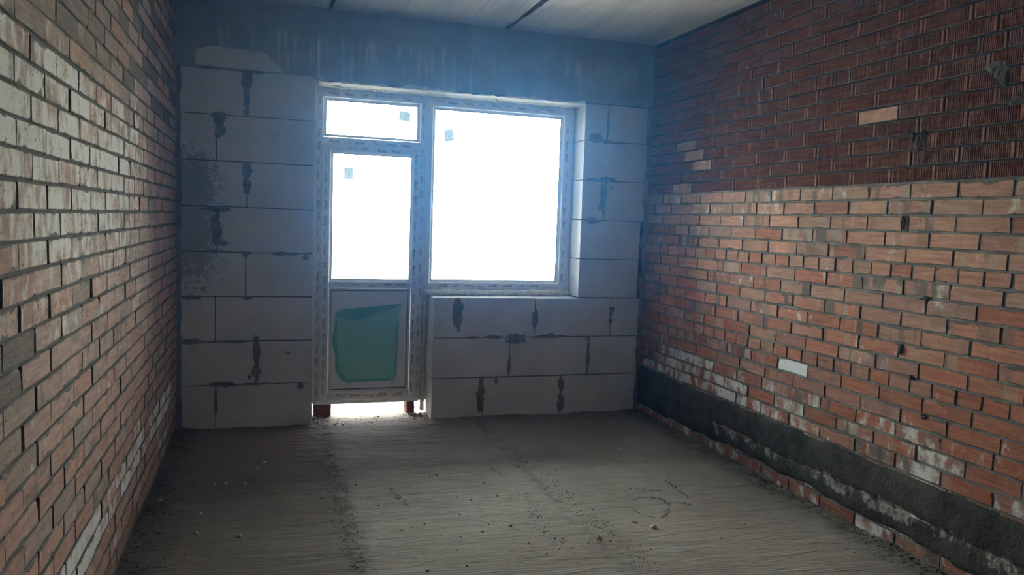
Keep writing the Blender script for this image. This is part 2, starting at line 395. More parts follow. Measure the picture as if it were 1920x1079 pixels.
# each entry: side, row, y0, y1 (far, near), z centre, length kind, tint, fx
BR = []
Y_END = -6.9
def row_joints(first, pitch, y_far=-0.004):
    ys = [first]
    while ys[0] < y_far - pitch * 0.35: ys.insert(0, ys[0] + pitch)
    ys[0] = y_far
    while ys[-1] > Y_END: ys.append(ys[-1] - pitch)
    return ys
R_PHASE = {13: -.70, 14: -.581, 15: -.554, 16: -.689, 17: -.565, -1: -.674, -2: -.525, -3: -.653, -4: -.554, -5: -.690, -6: -.542, -7: -.642, 7: -.68, 9: -.665}
Z0R, Z0L = 1.765, 1.7319
SMOOTH_IN_RIB = {(-5, -0.56), (-4, -0.68), (-3, -0.78), (-5, -2.43), (-1, -0.54), (-1, -0.4)}
rr = random.Random(11)
for i in range(-15, 23):
    zt = Z0R - i * PITCH_Z; zc = zt - PITCH_Z / 2
    hdr = i in (5, 12, -8)
    if hdr: ys = row_joints({5: -.509, 12: -.55, -8: -.525}[i], 0.1307)
    elif 18 <= i: ys = row_joints(-0.6 - 0.13 * (i % 2), 0.269)
    else: ys = row_joints(R_PHASE.get(i, -.665 if i % 2 else -.535), 0.269)
    if zc - BRICK_H / 2 < -0.02 or zc + BRICK_H / 2 > H + 0.02: continue
    for a, b in zip(ys[:-1], ys[1:]):
        ym = (a + b) / 2; ribbed = i < 0 and not any(r == i and abs(ym - y) < 0.12 for r, y in SMOOTH_IN_RIB)
        if ribbed:
            tint = lerp3(RIB, rr.choice([ORANGE, RED, ROSE]), rr.random() * 0.25); fx = (0.0 + (0.22 if (-11 < i < -7 and -2.9 < ym < -2.0 and rr.random() < 0.5) else 0.0), 0.0, rr.uniform(.1, .5))
        else:
            h = i / 17.0; q = rr.random()
            base = lerp3(PEACH, ORANGE, min(1, max(0, h * 1.6 - 0.1))); base = lerp3(base, RED, min(0.5, max(0, h - 0.5) * 0.9))
            if q < 0.18: base = lerp3(base, RED, 0.6)
            elif q < 0.32: base = lerp3(base, GREYB, 0.5)
            elif q < 0.45: base = lerp3(base, PEACH, 0.6)
            elif q < 0.55: base = lerp3(base, ROSE, 0.5)
            k = rr.uniform(0.82, 1.08) * (1.0 - 0.16 * min(1, max(0, h - 0.35) * 2)); tint = (base[0] * k, base[1] * k * 0.96, base[2] * k * 0.94)  # lower courses darkened in the tint to imitate lens vignetting
            lime = rr.uniform(0.0, 0.16)
            if i >= 15: lime = rr.choice([0.1, 0.25, 0.42, 0.55])
            if i >= 18: lime = rr.uniform(0.2, 0.5)
            if i in (0, 1): lime = rr.uniform(0.08, 0.3)
            fx = (lime, rr.choice([0.0, 0.1, 0.3, 0.5, 0.85]) if not hdr else rr.choice([0, 0, 0.3]), rr.choice([0.1, 0.2, 0.3, 0.45, 0.9]))
            if i < 0: tint = lerp3(PEACH, (0.42, 0.25, 0.16), rr.random())
        if i >= 18: tint = lerp3(tint, (0.19, 0.085, 0.065), 0.55)
        white = i == 13 and abs(ym + 1.90) < 0.1
        BR.append(('R', i, a, b, zc, ('R_h' if hdr else 'R_s') + ('rib' if ribbed else ''), tint, fx, white))
for i in range(-16, 23):
    zt = Z0L - i * PITCH_Z; zc = zt - PITCH_Z / 2
    ys = row_joints(-1.69 + 0.274 * 5 if i % 2 else -1.822 + 0.274 * 6, 0.274)
    if zc + BRICK_H / 2 > H + 0.02 or zc - BRICK_H / 2 < -0.03: continue
    for a, b in zip(ys[:-1], ys[1:]):
        ym = (a + b) / 2; q = rr.random(); z = zc
        base = lerp3((0.42, 0.29, 0.255), (0.48, 0.35, 0.275), rr.random() * max(0.15, min(1, (-ym - 0.6) / 1.6)))
        base = lerp3(base, ORANGE, max(0, min(0.40, (1.35 - z) * 0.5)))
        if q < 0.15: base = lerp3(base, GREYB, 0.7)
        elif q < 0.3: base = lerp3(base, ORANGE, 0.4)
        # lime-washed field around eye level, nearer the camera
        f = math.exp(-((z - 1.68) / 0.42) ** 2) * max(0, min(1, (-ym - 0.9) / 1.1))
        lime = 0.10 + 0.56 * f + rr.uniform(-.14, .10)
        if z > 1.95 and ym < -1.8: base = lerp3(base, (0.17, 0.145, 0.115), 0.85 * min(1, (z - 1.95) / 0.15) * min(1, (-1.8 - ym) / 0.7)); lime -= 0.42 * min(1, (z - 1.95) / 0.12)  # upper near bricks: grey mortar wash, with lens vignetting painted in
        if 0.10 < z < 0.40 and ym < -0.45: lime = rr.uniform(0.40, 0.74) if abs(z - (0.36 if ym > -2.3 else 0.32)) < 0.085 else rr.uniform(0.10, 0.36)
        elif z < 0.10: lime = 0.0; base = lerp3(base, (0.17, 0.07, 0.05), 0.6)
        elif z < 0.62 and rr.random() < 0.4: lime += 0.15
        stain = (-3.35 > ym > -3.75 and 1.04 < z < 1.20) or (z > 2.05 and rr.random() < 0.25)
        if stain: base = (0.12, 0.115, 0.095); lime = -0.2
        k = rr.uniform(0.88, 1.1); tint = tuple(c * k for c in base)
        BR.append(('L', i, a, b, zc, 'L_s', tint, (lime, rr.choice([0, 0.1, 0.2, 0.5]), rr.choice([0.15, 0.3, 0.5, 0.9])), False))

def brick_frame(side):
    if side == 'R': return Matrix(((0, 0, -1, 0), (-1, 0, 0, 0), (0, 1, 0, 0), (0, 0, 0, 1)))
    return Matrix(((0, 0, 1, 0), (1, 0, 0, 0), (0, 1, 0, 0), (0, 0, 0, 1)))

def seen_area(b):
    side, i, a, c, z = b[:5]; x = W if side == 'R' else 0.0
    pts = [project((x, y, zz)) for y in (a, c) for zz in (z - .033, z + .033)]
    if any(p is None for p in pts): return 0
    xs = [p[0] for p in pts]; ys = [p[1] for p in pts]; mx, my = 960 / FPX, 540 / FPX
    w = min(max(xs), mx) - max(min(xs), -mx); h = min(max(ys), my) - max(min(ys), -my)
    return max(0, w) * max(0, h)

walls = {}
# mortar bed of each wall: a thick slab whose face sits 5.5 mm behind the brick faces
walls['R'] = structure(boxes('wall_right', [(W + 0.0055, W + 0.25, Y_END - 0.3, 0.3, -0.15, H + 0.2)], M['mortar_right']), 'orange brick wall, ribbed bricks above, rough plaster band at its foot', 'wall')
walls['L'] = structure(boxes('wall_left', [(-0.25, -0.0055, Y_END - 0.3, 0.3, -0.15, H + 0.2)], M['mortar']), 'pale lime-stained brick wall with dark grey joints', 'wall')

for side in 'RL':
    allb = [b for b in BR if b[0] == side]
    order = sorted(range(len(allb)), key=lambda k: -seen_area(allb[k]))
    chosen = set(order[:296]) | {k for k, b in enumerate(allb) if b[8]}
    Rm = brick_frame(side); x0 = W if side == 'R' else 0.0; sgn = -1 if side == 'R' else 1
    rnd = random.Random(5 if side == 'R' else 6)
    field = {False: ([], [], [], [], [], []), True: ([], [], [], [], [], [])}
    for k, b in enumerate(allb):
        _, i, a, c, z, kind, tint, fx, white = b
        L = a - c; me = brick_variant(kind, rnd.randrange(10))
        nomL = {'L_s': 0.274, 'R_s': 0.269, 'R_h': 0.1307}[kind[:3]]
        jit = rnd.uniform(-.003, .002)
        if side == 'R' and i >= 18: jit -= 0.001
        if side == 'R' and i < 0: jit += 0.003
        mat = Matrix.Translation((x0 + sgn * jit, (a + c) / 2 + rnd.uniform(-.002, .002), z + rnd.uniform(-.0018, .0018))) @ Rm @ Matrix.Rotation(rnd.uniform(-.007, .007), 4, 'Z') @ Matrix.Rotation(rnd.uniform(-.008, .008), 4, 'Y') @ Matrix.Scale((L - 0.0065) / (nomL - 0.0065), 4, (1, 0, 0))
        if k in chosen:
            if white:
                me = me.copy(); me.materials.clear(); me.materials.append(M['whiteface'])
            o = obj('brick', me, None, walls[side]); o.matrix_world = mat
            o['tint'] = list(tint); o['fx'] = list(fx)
            if white: o['label'] = 'brick with a smooth white face'
        else:
            V, F, T, X, U1, U2 = field[kind.endswith('rib')]; base = len(V)
            for vv in me.vertices: V.append(tuple(mat @ vv.co))
            for p in me.polygons:
                F.append(tuple(base + q for q in p.vertices)); T.append(tint); X.append(fx)
                for li in p.loop_indices: U1.append(me.uv_layers['face'].data[li].uv[:]); U2.append(me.uv_layers['dim'].data[li].uv[:])
    for ribbed, (V, F, T, X, U1, U2) in field.items():
        if not V: continue
        me = mesh('brick_field', V, F)
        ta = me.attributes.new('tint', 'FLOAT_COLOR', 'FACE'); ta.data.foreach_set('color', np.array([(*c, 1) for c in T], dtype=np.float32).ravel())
        xa = me.attributes.new('fx', 'FLOAT_VECTOR', 'FACE'); xa.data.foreach_set('vector', np.array(X, dtype=np.float32).ravel())
        for nm, U in (('face', U1), ('dim', U2)):
            l = me.uv_layers.new(name=nm); l.data.foreach_set('uv', np.array(U, dtype=np.float32).ravel())
        o = obj('brick_field', me, M['brick_rib_g'] if ribbed else M['brick_g'], walls[side]); o['kind'] = 'stuff'

# rough plaster band at the foot of the right wall: a lumpy skin with a ragged lower edge
def plaster_band(za, zb, thick, y_far, y_near, seed, name, ragged_lo=0.02, ragged_hi=0.004):
    ny, nz = 260, 9; V, F = [], []
    for a in range(ny + 1):
        y = y_far + (y_near - y_far) * a / ny
        lo = za + ragged_lo * (fnoise((y, 0, 0), 2.2, seed) + 0.5 * fnoise((y, 0, 0), 9, seed + 1))
        hi = zb + ragged_hi * fnoise((y, 5, 0), 8, seed)
        for b in range(nz + 1):
            s = b / nz; z = lo + (hi - lo) * s
            edge = min(1, 6 * min(s, 1 - s) + 0.05)
            d = thick * edge + 0.004 * fnoise((y, z, 0), 9, seed) * edge + 0.003 * fnoise((y, z, 0), 30, seed) * edge
            V.append((W + 0.004 - d, y, z))
    for a in range(ny):
        for b in range(nz):
            k = a * (nz + 1) + b
            F.append((k, k + 1, k + nz + 2, k + nz + 1))
    return obj(name, mesh(name, V, F, True), M['plaster'], walls['R'])
plaster_band(0.070, 0.195, 0.012, -0.005, Y_END, 3.0, 'plaster_coat')
plaster_band(0.185, 0.372, 0.020, -0.005, Y_END, 9.0, 'plaster_coat', 0.018, 0.006)

# ------------------------------------------------------------------ window wall of aerated blocks
wb = []
core = [(-0.2, 0.894, 0.006, 0.296, -0.15, 2.47), (2.950, W + 0.2, 0.006, 0.296, -0.15, 2.47), (1.788, 2.96, 0.006, 0.296, -0.15, 0.917), (-0.2, W + 0.2, 0.006, 0.296, 2.462, H + 0.2)]
wall_back = structure(boxes('wall_back', core, M['mortar_dark']), 'grey aerated block wall with dark mortar joints around the window', 'wall')
HB = 0.3098
def block(x0, x1, z0, z1, seed):
    rnd = random.Random(seed); g = 0.003
    bm = bmesh.new()
    r = bmesh.ops.create_cube(bm, size=1)
    for v in bm.verts:
        v.co = Vector((x0 + g if v.co.x < 0 else x1 - g, rnd.uniform(-.0015, .0015) if v.co.y < 0 else 0.30, z0 + g if v.co.z < 0 else z1 - g))
        v.co.x += rnd.uniform(-.0015, .0015); v.co.z += rnd.uniform(-.0015, .0015)
    bmesh.ops.bevel(bm, geom=bm.edges[:], offset=rnd.uniform(.002, .004), segments=1, affect='EDGES')
    me = bpy.data.meshes.new('block'); bm.to_mesh(me); bm.free()
    return obj('block', me, M['block'], wall_back)
L0, L1 = 0.022, 0.905
left_joints = [0.251, 0.517, 0.247, 0.444, 0.253, 0.449, 0.252, 0.445]
sd = 100
for k, xj in enumerate(left_joints):
    z0, z1 = k * HB, (k + 1) * HB
    if k == 7: z1 = 2.475
    for a, b in ((L0, xj), (xj, L1)):
        block(a, b, z0 if k else -0.12, z1, sd); sd += 1
R1 = [3.478, 3.482, 3.485, 3.458, 3.462, 3.488, 3.488, 3.496]
right = {0: [1.775, 2.181, 2.821], 1: [1.775, 2.386, 3.05], 2: [1.775, 2.584, 3.231], 3: [2.937], 4: [2.937], 5: [2.937, 3.139], 6: [2.937], 7: [2.937, 3.133]}
for k, xs in right.items():
    xs = xs + [R1[k]]; z0, z1 = k * HB, (k + 1) * HB
    if k == 7: z1 = 2.452
    for a, b in zip(xs[:-1], xs[1:]):
        block(a, b, z0 if k else -0.12, z1, sd); sd += 1
# cast beam over the opening, its face flush with the blocks, and the cut block showing through it
def sheet(name, outline, y_front, thick, mat, parent, bulge=0.002):
    """flat irregular patch on the window wall, with real thickness"""
    n = len(outline); cx = sum(p[0] for p in outline) / n; cz = sum(p[1] for p in outline) / n
    V = [(x, y_front + thick, z) for x, z in outline] + [(x, y_front + thick * 0.25, z) for x, z in outline]
    V += [(cx + (x - cx) * 0.86, y_front, cz + (z - cz) * 0.86) for x, z in outline]; V.append((cx, y_front - bulge, cz))
    F = []
    for i in range(n):
        j = (i + 1) % n
        F += [(i, j, n + j, n + i), (n + i, n + j, 2 * n + j, 2 * n + i), (2 * n + i, 2 * n + j, 3 * n)]
    me = mesh(name, V, F)
    bm = bmesh.new(); bm.from_mesh(me); bmesh.ops.recalc_face_normals(bm, faces=bm.faces); bm.to_mesh(me); bm.free()
    return obj(name, me, mat, parent)
def beam_mesh():
    nx, nz = 220, 24; V, F = [], []
    for a in range(nx + 1):
        x = -0.02 + (W + 0.04) * a / nx
        zlo = 2.457 if x > 0.88 else 2.473
        for b in range(nz + 1):
            s = b / nz; z = zlo + (H + 0.01 - zlo) * s
            y = -0.004 + 0.0035 * fnoise((x, z, 0), 6, 4) + 0.002 * fnoise((x, z, 0), 22, 5)
            V.append((x, y, z))
    for a in range(nx):
        for b in range(nz):
            k = a * (nz + 1) + b; F.append((k, k + nz + 1, k + nz + 2, k + 1))
    return mesh('ring_beam', V, F, True)
obj('ring_beam', beam_mesh(), M['beam'], wall_back)
boxes('lintel_soffit', [(0.905, 2.94, 0.0, 0.298, 2.456, 2.475)], M['beam'], wall_back)
sheet('cut_block', [(0.12, 2.49), (0.30, 2.484), (0.50, 2.48), (0.69, 2.478), (0.655, 2.52), (0.60, 2.56), (0.58, 2.598), (0.45, 2.612), (0.36, 2.617), (0.25, 2.618), (0.18, 2.605), (0.125, 2.585)], -0.0085, 0.012, M['block'], wall_back, 0.0)
# corner fillets of mortar where the blocks meet the brick walls
def fillet(name, x0, x1, seed):
    n = 90; V, F = [], []
    for a in range(n + 1):
        z = 2.47 * a / n
        e = fnoise((z, 0, 0), 4, seed) * 0.6 + fnoise((z, 0, 0), 15, seed) * 0.5
        if x0 > 1: xa, xb = x0 + 0.028 * e, x1
        else: xa, xb = x0, x1 + 0.02 * e
        for q in range(5):
            s = q / 4; x = xa + (xb - xa) * s
            V.append((x, -0.006 - 0.003 * fnoise((x, z, 0), 25, seed) if 0 < q < 4 else (0.006 if (q == 0) == (x0 > 1) else -0.012), z))
    for a in range(n):
        for q in range(4):
            k = a * 5 + q; F.append((k, k + 1, k + 6, k + 5))
    return obj(name, mesh(name, V, F, True), M['smear'], wall_back)
fillet('corner_mortar', 3.472, W + 0.005, 4.0)
fillet('corner_mortar', -0.005, 0.04, 8.0)

# mortar smears over the block joints (outline patches a few millimetres thick)
def smear(cx, cz, rx, rz, seed, parent=None, rough=0.35, y=-0.004):
    rnd = random.Random(seed); n = 48; pts = []
    for i in range(n):
        a = 2 * math.pi * i / n
        k = 1 + rough * (fnoise((math.cos(a), math.sin(a), 0), 1.6, seed) + 0.7 * fnoise((math.cos(a), math.sin(a), 0), 4.5, seed) + 0.55 * fnoise((math.cos(a), math.sin(a), 0), 11, seed))
        px_ = cx + rx * k * math.cos(a); pz_ = cz + rz * k * math.sin(a)
        if pz_ > 0.93 and cx > 2.9: px_ = max(px_, 2.944)
        if cx < 0.9: px_ = min(px_, 0.90)
        pts.append((px_, max(0.005, pz_)))
    return sheet('mortar_smear', pts, y, 0.010, M['smear'], parent or wall_back, 0.001)
SMEARS = [  # x, z, half width, half height
    (0.45, 2.40, .035, .075), (0.447, 2.28, .022, .07), (0.449, 2.20, .02, .03), (0.45, 1.80, .032, .055), (0.45, 1.69, .026, .06),
    (0.27, 2.15, .045, .045), (0.275, 2.07, .035, .06), (0.25, 1.53, .09, .02), (0.255, 1.40, .036, .10), (0.29, 1.30, .05, .018), (0.24, 1.245, .05, .012),
    (0.70, 1.235, .09, .016), (0.45, 1.235, .04, .014), (0.845, 1.21, .022, .016), (0.445, 1.22, .012, .02), (0.455, 0.925, .035, .014), (0.10, 0.925, .07, .016),
    (0.52, 0.55, .028, .09), (0.522, 0.40, .03, .06), (0.475, 0.36, .012, .018), (0.10, 0.62, .07, .02), (0.30, 0.615, .16, .007), (0.29, 0.315, .09, .020), (0.52, 0.312, .12, .008), (0.82, 0.29, .022, .025), (0.252, 0.20, .010, .10), (0.73, 0.53, .02, .010), (0.20, 2.475, .08, .010), (0.42, 2.470, .16, .008),
    (1.965, 0.80, .042, .115), (2.585, 0.76, .024, .08), (2.44, 0.605, .075, .040), (2.25, 0.625, .06, .016), (2.09, 0.622, .06, .012), (2.72, 0.622, .13, .012), (2.72, 0.635, .024, .022), (2.386, 0.40, .014, .09), (3.04, 0.60, .022, .018), (3.046, 0.45, .014, .14), (3.24, 0.84, .024, .022), (3.232, 0.80, .014, .015), (3.23, 0.74, .016, .022),
    (2.165, 0.17, .030, .12), (2.285, 0.285, .016, .030), (2.825, 0.24, .026, .06), (2.825, 0.09, .030, .08), (3.22, 0.62, .06, .006),
    (3.03, 2.19, .05, .035), (3.14, 2.165, .045, .016), (3.25, 2.163, .06, .008), (3.02, 1.865, .05, .014), (3.14, 1.87, .075, .022), (3.12, 1.715, .032, .12), (3.19, 1.81, .022, .012), (3.03, 1.545, .055, .026), (3.135, 2.30, .008, .12),
]
for q, (x, z, a, b) in enumerate(SMEARS): smear(x, z, a, b, 20 + q * 1.37)

# ------------------------------------------------------------------ floor, ceiling, rear wall, loggia
def floor_h(x, y):
    h = 0.0035 * fnoise((x * 0.6, y, 0), 3.0, 1) + 0.0022 * fnoise((x * 0.35, y * 1.7, 0), 9.0, 2)
    for xs, amp in ((0.985, 0.007), (2.11, 0.004)):
        d = abs(x - xs + 0.02 * fnoise((y, 0, 0), 3, xs))
        if d < 0.08: h -= amp * (1 - d / 0.08) * (0.6 + 0.8 * fnoise((x, y, 0), 14, 7))
    for d in (W - x, x):
        if d < 0.16: h += 0.014 * (1 - d / 0.16) ** 1.5 * max(0, 0.55 + fnoise((x, y, 0), 6, 3))
    if y > -0.12 and not 0.9 < x < 1.78: h += 0.012 * min(1, (y + 0.12) / 0.12) * max(0, 0.5 + fnoise((x, y, 0), 8, 5))
    return h
def floor_mesh():
    xs = np.linspace(-0.02, W + 0.02, 210); ys = np.concatenate([np.linspace(0.30, -3.8, 250), np.linspace(-3.85, Y_END - 0.05, 40)])
    V = [(x, y, floor_h(x, y)) for y in ys for x in xs]; nx = len(xs); F = []
    for j in range(len(ys) - 1):
        for i in range(nx - 1):
            k = j * nx + i; F.append((k + nx, k + nx + 1, k + 1, k))
    me = mesh('floor', V, F, True)
    return me
floor = structure(obj('floor', floor_mesh(), M['floor']), 'dusty grey concrete screed floor with crumbly seams', 'floor')
ceiling = structure(boxes('ceiling', [(-0.2, W + 0.2, Y_END - 0.3, 0.3, H + 0.012, H + 0.22)], M['mortar_dark']), 'grey precast concrete slab ceiling with dark joints', 'ceiling')
def slab(x0, x1, seed):
    n = 150; V, F = [], []
    for a in range(n + 1):
        y = 0.02 + (Y_END - 0.1) * a / n
        xa = x0 + (0.004 + 0.010 * fnoise((y, 0, 0), 7, seed) if x0 > 0 else 0); xb = x1 - (0.004 + 0.010 * fnoise((y, 3, 0), 7, seed) if x1 < W else 0)
        V += [(xa, y, H + 0.02), (xa, y, H + 0.004), (xa + 0.006, y, H), (xb - 0.006, y, H), (xb, y, H + 0.004), (xb, y, H + 0.02)]
    for a in range(n):
        for q in range(5):
            k = a * 6 + q; F.append((k, k + 1, k + 7, k + 6))
    return obj('ceiling_slab', mesh('ceiling_slab', V, F), M['ceiling'], ceiling)
slab(-0.02, 0.985, 1.0); slab(1.005, 2.272, 2.0); slab(2.305, W + 0.02, 3.0)
# ragged mortar hanging out of the slab joint
def joint_mortar(x, seed):
    n = 120; V, F = [], []
    for a in range(n + 1):
        y = 0.0 + (-3.5) * a / n; e = 0.012 + 0.010 * fnoise((y, 0, 0), 8, seed); xo = x + 0.008 * fnoise((y, 1, 0), 3, seed)
        V += [(xo - e, y, H + 0.006), (xo, y, H - 0.005 - 0.004 * fnoise((y, 2, 0), 10, seed)), (xo + e, y, H + 0.006)]
    for a in range(n):
        k = a * 3; F += [(k, k + 1, k + 4, k + 3), (k + 1, k + 2, k + 5, k + 4)]
    obj('joint_mortar', mesh('joint_mortar', V, F), M['mortar_dark'], ceiling)
joint_mortar(0.995, 5.0); joint_mortar(2.288, 6.0)
structure(boxes('wall_front', [(-0.2, W + 0.2, Y_END - 0.3, Y_END, -0.1, H + 0.1)], M['smear']), 'plain grey mortar wall closing the room opposite the window', 'wall')
# loggia outside: floor, slab above, side wall
structure(boxes('loggia_floor', [(-0.6, 6.5, 0.296, 2.15, -0.25, -0.012)], M['outside']), 'sunlit concrete loggia floor beyond the door', 'floor')
structure(boxes('loggia_slab', [(-0.6, 6.5, 0.296, 2.10, H + 0.02, H + 0.24)], M['outside']), 'concrete slab over the loggia', 'slab')
structure(boxes('loggia_side_wall', [(-0.55, -0.30, 0.296, 2.1, -0.1, H + 0.05)], M['outside']), 'concrete side wall of the loggia', 'wall')
structure(boxes('ground', [(-150, 150, 2.5, 250, -14.2, -14.0)], M['ground']), 'pale ground far below outside the window', 'ground')

# ------------------------------------------------------------------ plastic window and balcony door
FY = 0.205
def bar(name, x0, x1, z0, z1, parent, y0=FY, y1=0.275, mat='pvc', bevel=0.003):
    return boxes(name, [(x0, x1, y0, y1, z0, z1)], M[mat], parent, bevel)
def ring(name, x0, x1, z0, z1, w, y0, y1, mat, parent):
    return boxes(name, [(x0, x1, y0, y1, z0, z0 + w), (x0, x1, y0, y1, z1 - w, z1), (x0, x0 + w, y0, y1, z0 + w, z1 - w), (x1 - w, x1, y0, y1, z0 + w, z1 - w)], M[mat], parent)
def bead(x0, x1, z0, z1, parent, y=FY):
    """glazing bead: sloped strip round a pane plus the black gasket against the glass"""
    V, F = [], []; b = 0.016
    o = [(x0 - b, z0 - b), (x1 + b, z0 - b), (x1 + b, z1 + b), (x0 - b, z1 + b)]; i = [(x0, z0), (x1, z0), (x1, z1), (x0, z1)]
    for p in o: V.append((p[0], y - 0.003, p[1]))
    for p in i: V.append((p[0], y + 0.010, p[1]))
    for p in i: V.append((p[0], y + 0.028, p[1]))
    for k in range(4):
        j = (k + 1) % 4; F += [(k, j, 4 + j, 4 + k), (4 + k, 4 + j, 8 + j, 8 + k)]
    me = mesh('glazing_bead', V, F)
    bo = obj('glazing_bead', me, M['pvc'], parent)
    ring('gasket', x0 - 0.001, x1 + 0.001, z0 - 0.001, z1 + 0.001, 0.006, y + 0.016, y + 0.024, 'gasket', bo)
    return bo
def pane(x0, x1, z0, z1, parent, y=FY + 0.026):
    return boxes('glass', [(x0 - 0.004, x1 + 0.004, y, y + 0.004, z0 - 0.004, z1 + 0.004)], M['glass'], parent)

window = structure(empty('window_1', (2.33, 0.24, 0.965)), 'wide fixed white plastic window with printed film on its frame', 'window')
door = structure(empty('door_1', (1.32, 0.24, 0.10)), 'white plastic balcony door with teal film patch and transom light', 'door')
window.location = door.location = (0, 0, 0)
bar('frame_jamb', 1.735, 1.782, 0.965, 2.455, window); bar('frame_jamb', 2.842, 2.918, 0.965, 2.455, window)
bar('frame_head', 1.782, 2.842, 2.365, 2.455, window); bar('frame_sill', 1.782, 2.842, 0.965, 1.029, window)
bead(1.796, 2.826, 1.043, 2.349, window); pane(1.796, 2.826, 1.043, 2.349, window)
bar('mullion_cover', 1.724, 1.742, 0.985, 2.455, window, FY - 0.006, 0.25)
bar('frame_jamb', 0.915, 0.968, 0.10, 2.455, door); bar('frame_jamb', 1.686, 1.730, 0.10, 2.455, door)
bar('frame_head', 0.968, 1.686, 2.372, 2.455, door); bar('transom_bar', 0.968, 1.686, 2.030, 2.088, door)
bar('threshold', 0.935, 1.715, 0.094, 0.124, door, FY - 0.004, 0.275)
boxes('frame_lining', [(0.966, 0.976, FY + 0.004, 0.27, 2.086, 2.374), (1.680, 1.688, FY + 0.004, 0.27, 2.086, 2.374)], M['pvc'], door)
bead(0.989, 1.666, 2.104, 2.356, door); pane(0.989, 1.666, 2.104, 2.356, door)
SY = FY - 0.014
sash = bar('sash_stile', 0.962, 1.026, 0.124, 2.034, door, SY, 0.262)
bar('sash_stile', 1.634, 1.692, 0.124, 2.034, door, SY, 0.262)
bar('sash_rail', 1.026, 1.634, 1.986, 2.034, door, SY, 0.262); bar('sash_rail', 1.026, 1.634, 0.974, 1.028, door, SY, 0.262); bar('sash_rail', 1.026, 1.634, 0.124, 0.192, door, SY, 0.262)
bead(1.041, 1.625, 1.041, 1.973, door, SY); pane(1.041, 1.625, 1.041, 1.973, door, SY + 0.026)
bead(1.040, 1.618, 0.205, 0.960, door, SY)
boxes('door_panel', [(1.036, 1.622, SY + 0.018, SY + 0.04, 0.201, 0.964)], M['pvc_panel'], door)
# torn rest of teal protective film on the door panel, folded over at the top and left
film_out = [(1.065, .779), (1.085, .800), (1.119, .819), (1.20, .826), (1.317, .835), (1.45, .848), (1.555, .858), (1.590, .862), (1.573, .842), (1.566, .80), (1.546, .745), (1.556, .72), (1.55, .64), (1.547, .488), (1.545, .38), (1.539, .295), (1.525, .25), (1.50, .232), (1.505, .268), (1.42, .262), (1.327, .261), (1.22, .255), (1.17, .252), (1.128, .276), (1.09, .33), (1.079, .375), (1.078, .47), (1.056, .56), (1.052, .60), (1.070, .69)]
def film_sheet(pts, y, thick, mat, name, parent):
    n = len(pts); V = [(x, y, z) for x, z in pts] + [(x, y + thick, z) for x, z in pts]
    F = [tuple(range(n)), tuple(reversed(range(n, 2 * n)))] + [(i, n + i, n + (i + 1) % n, (i + 1) % n) for i in range(n)]
    me = mesh(name, V, F)
    bm = bmesh.new(); bm.from_mesh(me); bmesh.ops.recalc_face_normals(bm, faces=bm.faces); bm.to_mesh(me); bm.free()
    return obj(name, me, M[mat], parent)
film = film_sheet(film_out, SY + 0.0165, 0.0008, 'film', 'film_patch', door); film['label'] = 'torn patch of teal protective film'
film_sheet([(1.07, .775), (1.119, .815), (1.317, .831), (1.555, .855), (1.54, .838), (1.44, .80), (1.36, .775), (1.30, .755), (1.24, .742), (1.20, .728), (1.17, .736), (1.15, .75), (1.10, .762)], SY + 0.015, 0.0009, 'fold', 'fold', film)
film_sheet([(1.055, .60), (1.072, .69), (1.085, .76), (1.092, .70), (1.088, .60), (1.10, .45), (1.12, .35), (1.17, .29), (1.30, .285), (1.42, .282), (1.50, .286), (1.505, .268), (1.327, .262), (1.17, .254), (1.128, .277), (1.09, .33), (1.08, .375), (1.079, .47), (1.058, .56)], SY + 0.0152, 0.0009, 'fold', 'fold', film)
film_sheet([(1.545, .70), (1.555, .72), (1.55, .64), (1.547, .488), (1.54, .30), (1.53, .29), (1.528, .40), (1.535, .49), (1.53, .60), (1.538, .68)], SY + 0.0153, 0.0009, 'fold', 'fold', film)

# paper labels stuck on the panes
def paper(corners, parent, y, seed):
    (ax, az), (bx, bz), (cx, cz), (dx, dz) = corners
    o = film_sheet(corners, y, 0.0006, 'paper', 'paper_label', parent)
    rnd = random.Random(seed); V, F = [], []
    def pt(u, v):
        x = (ax * (1 - u) + bx * u) * (1 - v) + (dx * (1 - u) + cx * u) * v; z = (az * (1 - u) + bz * u) * (1 - v) + (dz * (1 - u) + cz * u) * v
        return (x, y - 0.0004, z)
    rows = [0.12, 0.2, 0.3, 0.38, 0.48, 0.56, 0.8, 0.86, 0.91]
    for v in rows:
        u = 0.1
        while u < 0.85:
            w = rnd.uniform(0.05, 0.2); k = len(V); hh = 0.035 if v < 0.78 else 0.025
            V += [pt(u, v), pt(min(.9, u + w), v), pt(min(.9, u + w), v + hh), pt(u, v + hh)]; F.append((k, k + 1, k + 2, k + 3)); u += w + rnd.uniform(.02, .08)
    k = len(V); n = 14
    for q in range(n):
        a = 2 * math.pi * q / n; V.append(pt(0.52 + 0.12 * math.cos(a), 0.66 + 0.09 * math.sin(a)))
    for q in range(n):
        a = 2 * math.pi * q / n; V.append(pt(0.52 + 0.08 * math.cos(a), 0.66 + 0.06 * math.sin(a)))
    F += [(k + q, k + (q + 1) % n, k + n + (q + 1) % n, k + n + q) for q in range(n)]
    obj('print', mesh('print', V, F), M['paper_ink'], o)
paper([(1.616, 2.307), (1.605, 2.235), (1.520, 2.245), (1.531, 2.317)], door, FY + 0.0248, 1)
paper([(1.123, 1.872), (1.192, 1.875), (1.194, 1.789), (1.124, 1.786)], door, SY + 0.0248, 2)
paper([(1.868, 2.198), (1.939, 2.211), (1.954, 2.123), (1.883, 2.106)], window, FY + 0.0248, 3)

